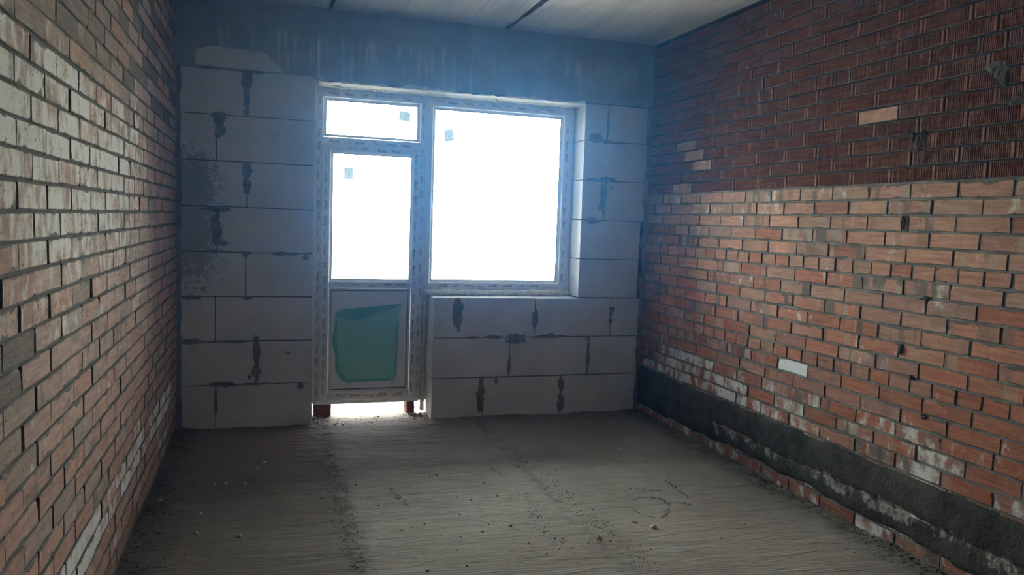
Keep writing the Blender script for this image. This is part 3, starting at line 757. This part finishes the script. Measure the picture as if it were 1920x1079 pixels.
# lettering printed on the protective film: black word, red word, small line and an arrow
TXT = {}
def text_geo(s):
    if s not in TXT:
        cu = bpy.data.curves.new('t', 'FONT'); cu.body = s; cu.size = 1.0; cu.resolution_u = 2; cu.align_x = 'CENTER'; cu.align_y = 'CENTER'
        o = bpy.data.objects.new('t', cu); COL.objects.link(o); bpy.context.view_layer.update()
        me = o.evaluated_get(bpy.context.evaluated_depsgraph_get()).to_mesh()
        TXT[s] = ([tuple(v.co) for v in me.vertices], [tuple(p.vertices) for p in me.polygons])
        o.to_mesh_clear(); bpy.data.objects.remove(o); bpy.data.curves.remove(cu)
    return TXT[s]
def put(geo, V, F, cx, cz, size, ang, y):
    G, P = geo; k = len(V); ca, sa = math.cos(ang), math.sin(ang)
    for gx, gy, _ in G: V.append((cx + size * (gx * ca - gy * sa), y, cz + size * (gx * sa + gy * ca)))
    F.extend(tuple(k + i for i in p) for p in P)
ARROW = ([(-0.9, -.04, 0), (0.5, -.04, 0), (0.5, .04, 0), (-0.9, .04, 0), (0.5, -.16, 0), (0.9, 0, 0), (0.5, .16, 0)], [(0, 1, 2, 3), (4, 5, 6)])
LINE = ([(-1.4, -.03, 0), (1.4, -.03, 0), (1.4, .03, 0), (-1.4, .03, 0)], [(0, 1, 2, 3)])
def lettering(x0, z0, x1, z1, parent, y, ang, seed, size=0.030):
    rnd = random.Random(seed); L = math.hypot(x1 - x0, z1 - z0); dx, dz = (x1 - x0) / L, (z1 - z0) / L
    K, R, G = ([], []), ([], []), ([], [])
    s = 0.05; ph = rnd.random() * 5; q = int(ph)
    while s < L - 0.04:
        c = (x0 + dx * s, z0 + dz * s); nx, nz = -math.sin(ang), math.cos(ang); d = size * 0.42
        off = rnd.uniform(-.004, .004)
        if q % 5 in (0, 1, 3):
            put(text_geo('decon'), *K, c[0] + nx * off, c[1] + nz * off, size, ang, y)
            if q % 5 != 3: put(text_geo('TECH'), *R, c[0] - nx * d + dx * .012, c[1] - nz * d + dz * .012, size * 0.72, ang, y - 0.0002)
        elif q % 5 == 2:
            put(ARROW, *K, c[0], c[1], size * 0.9, ang, y); put(text_geo('TECH'), *R, c[0] - nx * d, c[1] - nz * d, size * 0.6, ang, y)
        else:
            put(text_geo('TECH'), *R, c[0], c[1], size * 0.8, ang, y)
        put(LINE, *G, c[0] - nx * d * 1.7 + dx * .05, c[1] - nz * d * 1.7 + dz * .05, size * 0.5, ang, y)
        s += rnd.uniform(0.088, 0.125); q += 1
    for (V, F), mt, nm in ((K, 'ink', 'black_lettering'), (R, 'ink_red', 'red_lettering'), (G, 'ink_grey', 'fine_print')):
        if V: obj(nm, mesh(nm, V, F), M[mt], parent)
HP = math.pi / 2; yw = FY - 0.0006; ys_ = SY - 0.0006
lettering(0.99, 2.405, 1.68, 2.405, door, yw, 0, 1); lettering(1.79, 2.405, 2.84, 2.405, window, yw, 0, 2)
lettering(1.84, 0.998, 2.83, 0.998, window, yw, math.pi, 3); lettering(2.88, 1.02, 2.88, 2.40, window, yw, -HP, 4)
lettering(0.94, 0.14, 0.94, 2.40, door, yw, HP, 5, 0.026); lettering(0.99, 0.16, 0.99, 2.0, door, ys_, HP, 6)
lettering(1.662, 0.16, 1.662, 2.0, door, ys_, -HP, 7); lettering(1.00, 2.058, 1.67, 2.058, door, yw, 0, 8)
lettering(1.04, 2.010, 1.62, 2.010, door, ys_, 0, 9, 0.027); lettering(1.06, 1.001, 1.62, 1.001, door, ys_, math.pi, 10, 0.027)
lettering(1.06, 0.158, 1.62, 0.158, door, ys_, math.pi, 11, 0.032); lettering(1.10, 0.109, 1.60, 0.109, door, FY - 0.0046, math.pi, 12, 0.020)
lettering(1.709, 0.16, 1.709, 2.40, door, yw, -HP, 13, 0.022)

# faint printed tape traces left on the panes
def mat_trace():
    t = NT('tape_print'); tr = t.n('BsdfTransparent', None, Color=(0.030, 0.028, 0.028)); t.t.links.new(tr.outputs[0], t.out.inputs[0]); return t.m
M['trace'] = mat_trace()
def trace(x0, z0, x1, z1, parent, y, ang, seed, size=0.018, keep=0.8):
    rnd = random.Random(seed); L = math.hypot(x1 - x0, z1 - z0); dx, dz = (x1 - x0) / L, (z1 - z0) / L; V, F = [], []; s = 0.02
    while s < L:
        if rnd.random() < keep: put(text_geo(rnd.choice(['decon', 'TECH'])), V, F, x0 + dx * s + rnd.uniform(-.004, .004), z0 + dz * s + rnd.uniform(-.004, .004), size * rnd.uniform(.5, 1), ang, y)
        s += rnd.uniform(.06, .10)
    obj('tape_print', mesh('tape_print', V, F), M['trace'], parent)
yg = FY + 0.0252; sg = SY + 0.0252
trace(1.325, 2.345, 1.325, 2.11, door, yg, HP, 1); trace(1.35, 2.152, 1.65, 2.150, door, yg, 0, 2, 0.022, 1.0); trace(1.37, 2.132, 1.65, 2.128, door, yg, 0, 3, 0.014)
trace(1.318, 1.95, 1.318, 1.06, door, sg, HP, 4, 0.013, 0.5); trace(1.81, 2.185, 2.82, 2.170, window, yg, 0, 5, 0.014, 0.75); trace(1.955, 2.10, 1.955, 1.3, window, yg, HP, 6, 0.013, 0.5)

# mounting foam squeezed out round the frames
def foam(name, pts, rad, seed, parent, squash=1.0, lump=0.55, sub=14):
    """lumpy sausage of foam along a polyline"""
    P = []
    for (a, b) in zip(pts[:-1], pts[1:]):
        n = max(2, int((Vector(b) - Vector(a)).length * 110))
        for k in range(n): P.append(Vector(a).lerp(Vector(b), k / n))
    P.append(Vector(pts[-1])); V, F = [], []; m = 10
    for k, c in enumerate(P):
        t = (P[min(k + 1, len(P) - 1)] - P[max(k - 1, 0)]).normalized(); up = Vector((0, -1, 0)); s = t.cross(up).normalized()
        for q in range(m):
            a = 2 * math.pi * q / m
            d = s * math.cos(a) + up * math.sin(a) * squash
            cell = abs(mnoise.noise(c * 13 + Vector((seed, 0, 0)))) + 0.5 * mnoise.noise(c * 30 + d * 1.2 + Vector((0, seed, 0)))
            V.append(tuple(c + d * rad * (0.72 + lump * cell + 0.25 * mnoise.noise((c + d * 0.02) * 90))))
    for k in range(len(P) - 1):
        for q in range(m):
            j = (q + 1) % m; F.append((k * m + q, k * m + j, (k + 1) * m + j, (k + 1) * m + q))
    F.append(tuple(range(m))); F.append(tuple(reversed(range((len(P) - 1) * m, len(P) * m))))
    o = obj(name, mesh(name, V, F, True), M['foam'], parent); return o
fo = [foam('mounting_foam', [(0.915, 0.17, 2.456), (1.73, 0.17, 2.456)], 0.026, 3.3, door, 1.6), foam('mounting_foam', [(1.73, 0.17, 2.456), (2.93, 0.17, 2.456)], 0.026, 5.1, window, 1.6)]
foam('mounting_foam', [(1.745, 0.185, 0.950), (2.925, 0.185, 0.947)], 0.027, 7.7, window, 1.1)
foam('mounting_foam', [(2.926, 0.215, 0.96), (2.926, 0.215, 2.44)], 0.011, 9.2, window, 1.0)
foam('mounting_foam', [(1.750, 0.225, 0.02), (1.752, 0.225, 0.94)], 0.024, 11.4, door, 0.8, 0.3)
foam('mounting_foam', [(0.912, 0.20, 0.12), (0.912, 0.20, 2.44)], 0.010, 12.4, door, 0.8, 0.5)
for nm_, b_, par in (('foam_seal', (1.726, 1.781, 0.225, 0.27, 0.10, 0.95), door), ('foam_seal', (1.735, 2.945, 0.215, 0.27, 0.92, 0.97), window), ('foam_seal', (2.912, 2.945, 0.222, 0.27, 0.93, 2.46), window), ('foam_seal', (0.895, 0.92, 0.222, 0.27, 0.12, 2.46), door), ('foam_seal', (0.905, 1.73, 0.215, 0.27, 2.45, 2.47), door), ('foam_seal', (1.73, 2.94, 0.215, 0.27, 2.45, 2.47), window)):
    boxes(nm_, [b_], M['foam'], par)
# chipped foam and mortar edge under the beam
def soffit_edge():
    n = 300; V, F = [], []
    for a in range(n + 1):
        x = 0.925 + (2.935 - 0.925) * a / n
        top = 2.464 + 0.020 * fnoise((x, 0, 0), 7, 6) + 0.012 * fnoise((x, 0, 0), 30, 6); bot = 2.442 + 0.005 * fnoise((x, 4, 0), 22, 6)
        V += [(x, 0.004, top), (x, -0.009 - 0.004 * fnoise((x, 1, 0), 30, 6), top - 0.004), (x, -0.007, bot + 0.004), (x, 0.01, bot), (x, 0.20, bot + 0.004 * fnoise((x, 9, 0), 15, 6))]
    for a in range(n):
        for q in range(4):
            k = a * 5 + q; F.append((k, k + 5, k + 6, k + 1))
    obj('soffit_foam', mesh('soffit_foam', V, F, True), M['foam'], wall_back)
soffit_edge()

# ------------------------------------------------------------------ brick pieces propping the door frame, chips, crumbs
def rough_piece(name, sx, sy, sz, seed, mat, cuts=3, amp=0.006):
    bm = bmesh.new(); bmesh.ops.create_cube(bm, size=1)
    bmesh.ops.bevel(bm, geom=bm.edges[:], offset=0.06, segments=1, affect='EDGES')
    bmesh.ops.subdivide_edges(bm, edges=[e for e in bm.edges if e.calc_length() > 0.3], cuts=cuts, use_grid_fill=True)
    for v in bm.verts:
        v.co = Vector((v.co.x * sx, v.co.y * sy, (v.co.z + 0.5) * sz)); n = fnoise(v.co, 40, seed)
        v.co += Vector((v.co.x, v.co.y, 0)).normalized() * amp * n if v.co.z > 0.004 else Vector((0, 0, 0))
        if v.co.z > sz * 0.8: v.co.z += amp * fnoise(v.co, 60, seed + 3)
    bmesh.ops.triangulate(bm, faces=[f for f in bm.faces if len(f.verts) > 4])
    me = bpy.data.meshes.new(name); bm.to_mesh(me); bm.free(); me.materials.append(M[mat]); return me
s1 = obj('brick_piece', rough_piece('brick_piece', 0.128, 0.12, 0.088, 1.0, 'support'), None, None, (0.990, 0.255, 0.002))
tag(s1, 'wide dark red brick lump propping the door frame beside the block pier', 'brick')
s2 = obj('brick_piece', rough_piece('brick_piece', 0.062, 0.12, 0.094, 2.0, 'support', 3, 0.009), None, None, (1.657, 0.26, 0.002))
tag(s2, 'narrow upright red brick lump propping the door frame beside the window sill blocks', 'brick')

def chip_mesh(seed, sub=1):
    bm = bmesh.new(); bmesh.ops.create_icosphere(bm, subdivisions=sub, radius=1.0)
    for v in bm.verts:
        k = 1 + 0.45 * fnoise(v.co, 1.3, seed, 2); v.co = Vector((v.co.x * k, v.co.y * k * 0.8, max(-0.35, v.co.z * k * 0.65) + 0.35))
    me = bpy.data.meshes.new('chip'); bm.to_mesh(me); bm.free(); return me
chips = [chip_mesh(3.1 * k + 1) for k in range(6)]
for c in chips: c.materials.append(M['stone'])
dark_chips = [c.copy() for c in chips]
for c in dark_chips: c.materials.clear(); c.materials.append(M['crumb'])
PALE = [(2.394, -2.192), (2.456, -2.28), (2.129, -2.337), (2.605, -1.066), (2.402, -1.358), (2.633, -1.346), (2.351, -1.312), (2.877, -0.997), (2.744, -1.791), (2.867, -1.642), (1.807, -1.676), (0.47, -1.931), (0.28, -1.617), (0.279, -1.858), (0.466, -1.818), (0.064, -1.38), (0.318, -1.18), (0.477, -1.194), (0.376, -1.175), (0.263, -1.702), (0.269, -2.134), (0.541, -0.928), (0.579, -0.828), (0.354, -1.64), (3.081, -1.598), (3.317, -1.502), (3.332, -1.389), (3.196, -1.88), (2.945, -2.342), (2.72, -2.473), (3.275, -1.79), (3.264, -2.765)]

DARK = [(1.077, -1.337), (1.157, -1.68), (1.402, -1.157), (1.507, -1.298), (1.555, -1.271), (1.744, -1.505), (1.791, -1.463), (1.787, -1.541), (1.65, -1.711), (1.543, -1.899), (1.48, -2.177), (1.392, -2.133), (1.432, -2.316), (2.075, -1.225), (1.755, -2.102), (1.599, -2.143), (1.778, -2.316), (1.819, -2.45), (1.655, -2.053), (1.219, -2.039), (1.273, -2.014), (1.343, -1.983), (1.432, -2.486), (1.257, -2.494), (0.971, -2.377), (2.061, -2.369), (1.586, -1.651), (1.395, -1.547), (1.869, -0.778), (1.165, -0.158)]

TRAILS = [[(0.96, -0.859), (0.977, -1.241), (0.973, -1.473), (0.968, -1.653), (0.972, -1.874), (0.981, -2.027), (0.98, -2.255), (0.992, -2.382)],
    [(1.906, -1.21), (1.922, -1.328)],
    [(1.955, -1.617), (1.939, -1.805), (1.916, -2.003), (1.905, -2.187), (1.921, -2.337), (1.948, -2.424)],
    [(2.199, -1.189), (2.208, -1.387), (2.191, -1.599), (2.177, -1.762), (2.185, -1.919), (2.183, -2.034), (2.191, -2.173), (2.218, -2.283), (2.224, -2.406), (2.229, -2.523), (2.215, -2.67), (2.231, -2.734)],
    [(1.257, -1.436), (1.276, -1.6), (1.311, -1.713)],
    [(2.875, -1.648), (2.863, -1.798), (2.861, -1.958)],
    [(2.684, -1.92), (2.737, -1.973), (2.822, -2.025)],
    [(2.594, -1.723), (2.703, -1.782), (2.769, -1.815)],
    [(2.503, -1.908), (2.6, -1.875), (2.689, -1.911), (2.695, -2.023), (2.609, -2.132), (2.537, -2.171), (2.483, -2.104), (2.461, -2.021)],
    [(2.135, -0.405), (2.155, -0.54), (2.153, -0.833), (2.151, -1.055), (2.168, -1.163)]]
rc = random.Random(21)
BIG = {(2.394, -2.192): .016, (2.456, -2.28): .021, (2.129, -2.337): .022, (0.47, -1.931): .017, (0.28, -1.617): .013, (0.279, -1.858): .012}
def lay(name, meshes, p, r, z=0.0):
    o = obj(name, rc.choice(meshes), None, None, (p[0], p[1], floor_h(*p) - 0.15 * r + z))
    o.rotation_euler = (rc.uniform(-.1, .1), rc.uniform(-.1, .1), rc.uniform(0, 6.28)); o.scale = (r * rc.uniform(.85, 1.2), r, r)
    return o
for p in PALE:
    if p[0] < 1: lab, grp = 'pale chip of block lying on the brown dust along the lime-stained wall', 'pale chips on the brown strip of floor'
    else: lab, grp = 'pale chip of block lying on the grey rippled screed', 'pale chips on the grey screed'
    if p == (2.129, -2.337): lab = 'biggest pale chip of block, lying on the crumbly seam of the grey screed'
    if p == (0.47, -1.931): lab = 'biggest pale chip of block on the brown dust along the lime-stained wall'
    if p in ((2.394, -2.192), (2.456, -2.28)): lab, grp = 'pale chip of block, one of a close pair beside the round scratch', 'close pair of pale chips'
    tag(lay('block_chip', chips, p, BIG.get(p, rc.uniform(.007, .0105))), lab, 'chip', grp)
for p in DARK:
    tag(lay('mortar_crumb', dark_chips, p, rc.uniform(.0045, .0085)), 'dark mortar crumb lying on the grey screed', 'crumb', 'dark crumbs on the screed')

# uncountable grit: along the slab seams, scratches and at the foot of the walls
def grit(name, pts, label, mat):
    V, F = [], []; G = [(0, 0, 1), (.94, 0, -.1), (-.47, .82, -.1), (-.47, -.82, -.1), (0.1, 0.1, -.6)]
    T = [(0, 1, 2), (0, 2, 3), (0, 3, 1), (4, 2, 1), (4, 3, 2), (4, 1, 3)]
    for x, y, r in pts:
        a = rc.uniform(0, 6.28); ca, sa = math.cos(a), math.sin(a); k = len(V); z0 = floor_h(x, y); e = rc.uniform(.6, 1.5)
        for gx, gy, gz in G: V.append((x + r * e * (gx * ca - gy * sa), y + r * (gx * sa + gy * ca), z0 + r * 0.7 * gz + r * 0.2))
        F += [tuple(k + i for i in t) for t in T]
    return tag(obj(name, mesh(name, V, F), M[mat]), label, 'grit', None, 'stuff')
pts = []
for ti, tr in enumerate(TRAILS):
    closed = ti in (5, 6, 7, 8); n_per = 260 if closed else 330
    spread = 0.006 if closed else (0.035 if ti in (0, 2, 3) else 0.012)
    for a, b in zip(tr[:-1], tr[1:]):
        L = math.hypot(a[0] - b[0], a[1] - b[1])
        for _ in range(int(L * n_per)):
            s = rc.random(); pts.append((a[0] + (b[0] - a[0]) * s + rc.gauss(0, spread), a[1] + (b[1] - a[1]) * s + rc.gauss(0, 0.01), abs(rc.gauss(.0012, .0018)) + .0009))
grit('seam_grit', pts, 'dark crumbly grit lying along the floor seams and scratches', 'crumb')
pts = []
for _ in range(3000):
    y = rc.uniform(-4.5, -0.1); d = abs(rc.gauss(0, 0.06)) + 0.012
    if fnoise((y, 0, 0), 2.5, 2) + 0.35 > rc.random() * 0.9: pts.append((W - d, y, abs(rc.gauss(.0015, .003)) + .001))
grit('wall_foot_grit', pts, 'mortar grit heaped at the foot of the orange brick wall', 'crumb')
pts = []
for _ in range(900):
    y = rc.uniform(-4.5, -0.1); d = abs(rc.gauss(0, 0.09)) + 0.012
    pts.append((d, y, abs(rc.gauss(.0025, .003)) + .0012))
grit('wall_foot_dust', pts, 'dark grit at the foot of the lime-stained brick wall', 'crumb')
pts = [(rc.uniform(0.95, 1.75), rc.uniform(-0.05, 0.185), abs(rc.gauss(.002, .003)) + .001) for _ in range(160)]
pts += [(rc.gauss(1.70, .03), min(.185, rc.gauss(.16, .03)), abs(rc.gauss(.006, .005)) + .002) for _ in range(50)] + [(rc.gauss(0.93, .02), min(.185, rc.gauss(.14, .03)), abs(rc.gauss(.006, .005)) + .002) for _ in range(50)]
grit('threshold_grit', pts, 'brown grit on the floor under the balcony door', 'crumb')

# lumps of mortar thrown on the ribbed bricks of the right wall
def splash(blobs, seed, mat='mortar'):
    bm = bmesh.new()
    for y, z, ry, rz in blobs:
        r = bmesh.ops.create_icosphere(bm, subdivisions=3, radius=1.0)
        for v in r['verts']:
            k = 1 + 0.5 * fnoise(v.co, 1.7, seed + y, 3) + 0.25 * fnoise(v.co, 5, seed + z, 2)
            v.co = Vector((W - 0.002 + v.co.x * 0.008 * k, y + v.co.y * ry * k, z + v.co.z * rz * k))
    me = bpy.data.meshes.new('mortar_splash'); bm.to_mesh(me); bm.free()
    obj('mortar_splash', me, M[mat], walls['R'])
splash([(-2.705, 1.945, .016, .035), (-2.675, 1.99, .010, .030), (-2.735, 1.985, .009, .028), (-2.652, 2.015, .006, .014)], 1.0)
splash([(-3.09, 2.235, .040, .026), (-3.12, 2.205, .030, .028), (-3.14, 2.17, .016, .024)], 2.0); splash([(-3.21, 2.08, .045, .016)], 3.0)
splash([(-2.064, 2.685, .020, .016)], 4.0); splash([(-2.655, 1.578, .011, .036)], 5.0, 'mortar_dark')
splash([(-2.819, 1.228, .022, .010)], 6.0); splash([(-2.702, 0.965, .012, .024)], 7.0); splash([(-2.775, 0.845, .018, .010)], 8.0); splash([(-2.867, 0.676, .015, .010)], 9.0)

# ------------------------------------------------------------------ thin blue haze added to imitate lens glare round the window
def mat_haze():
    m = bpy.data.materials.new('glare_haze'); m.use_nodes = True; t = m.node_tree; t.nodes.clear()
    o = t.nodes.new('ShaderNodeOutputMaterial'); v = t.nodes.new('ShaderNodeVolumeScatter')
    v.inputs['Color'].default_value = HAZE_COL; v.inputs['Density'].default_value = HAZE_D; v.inputs['Anisotropy'].default_value = HAZE_G
    g = t.nodes.new('ShaderNodeNewGeometry'); sx = t.nodes.new('ShaderNodeSeparateXYZ'); t.links.new(g.outputs['Position'], sx.inputs[0])
    ml = t.nodes.new('ShaderNodeMath'); ml.operation = 'MULTIPLY'
    # density shaped to put the glow under the ceiling and by the window wall
    for k, (ax, rng) in enumerate(((2, (0.4, 2.7, 0.03 * HAZE_D, HAZE_D)), (1, (-2.3, -0.1, 0.10, 1.0)))):
        r = t.nodes.new('ShaderNodeMapRange'); r.interpolation_type = 'SMOOTHSTEP'; t.links.new(sx.outputs[ax], r.inputs[0]); t.links.new(r.outputs[0], ml.inputs[k])
        for j, q in enumerate(rng): r.inputs[j + 1].default_value = q
    t.links.new(ml.outputs[0], v.inputs['Density'])
    t.links.new(v.outputs[0], o.inputs['Volume']); return m
HAZE_COL = (0.09, 0.39, 1.0, 1); HAZE_D = 0.20; HAZE_G = 0.3
if HAZE_D:
    hz = boxes('glare_haze', [(0.03, W - 0.03, Y_END + 0.03, -0.03, 0.09, H - 0.03)], mat_haze())
    tag(hz, 'thin bluish haze added to imitate lens glare round the window', 'haze', None, 'stuff')
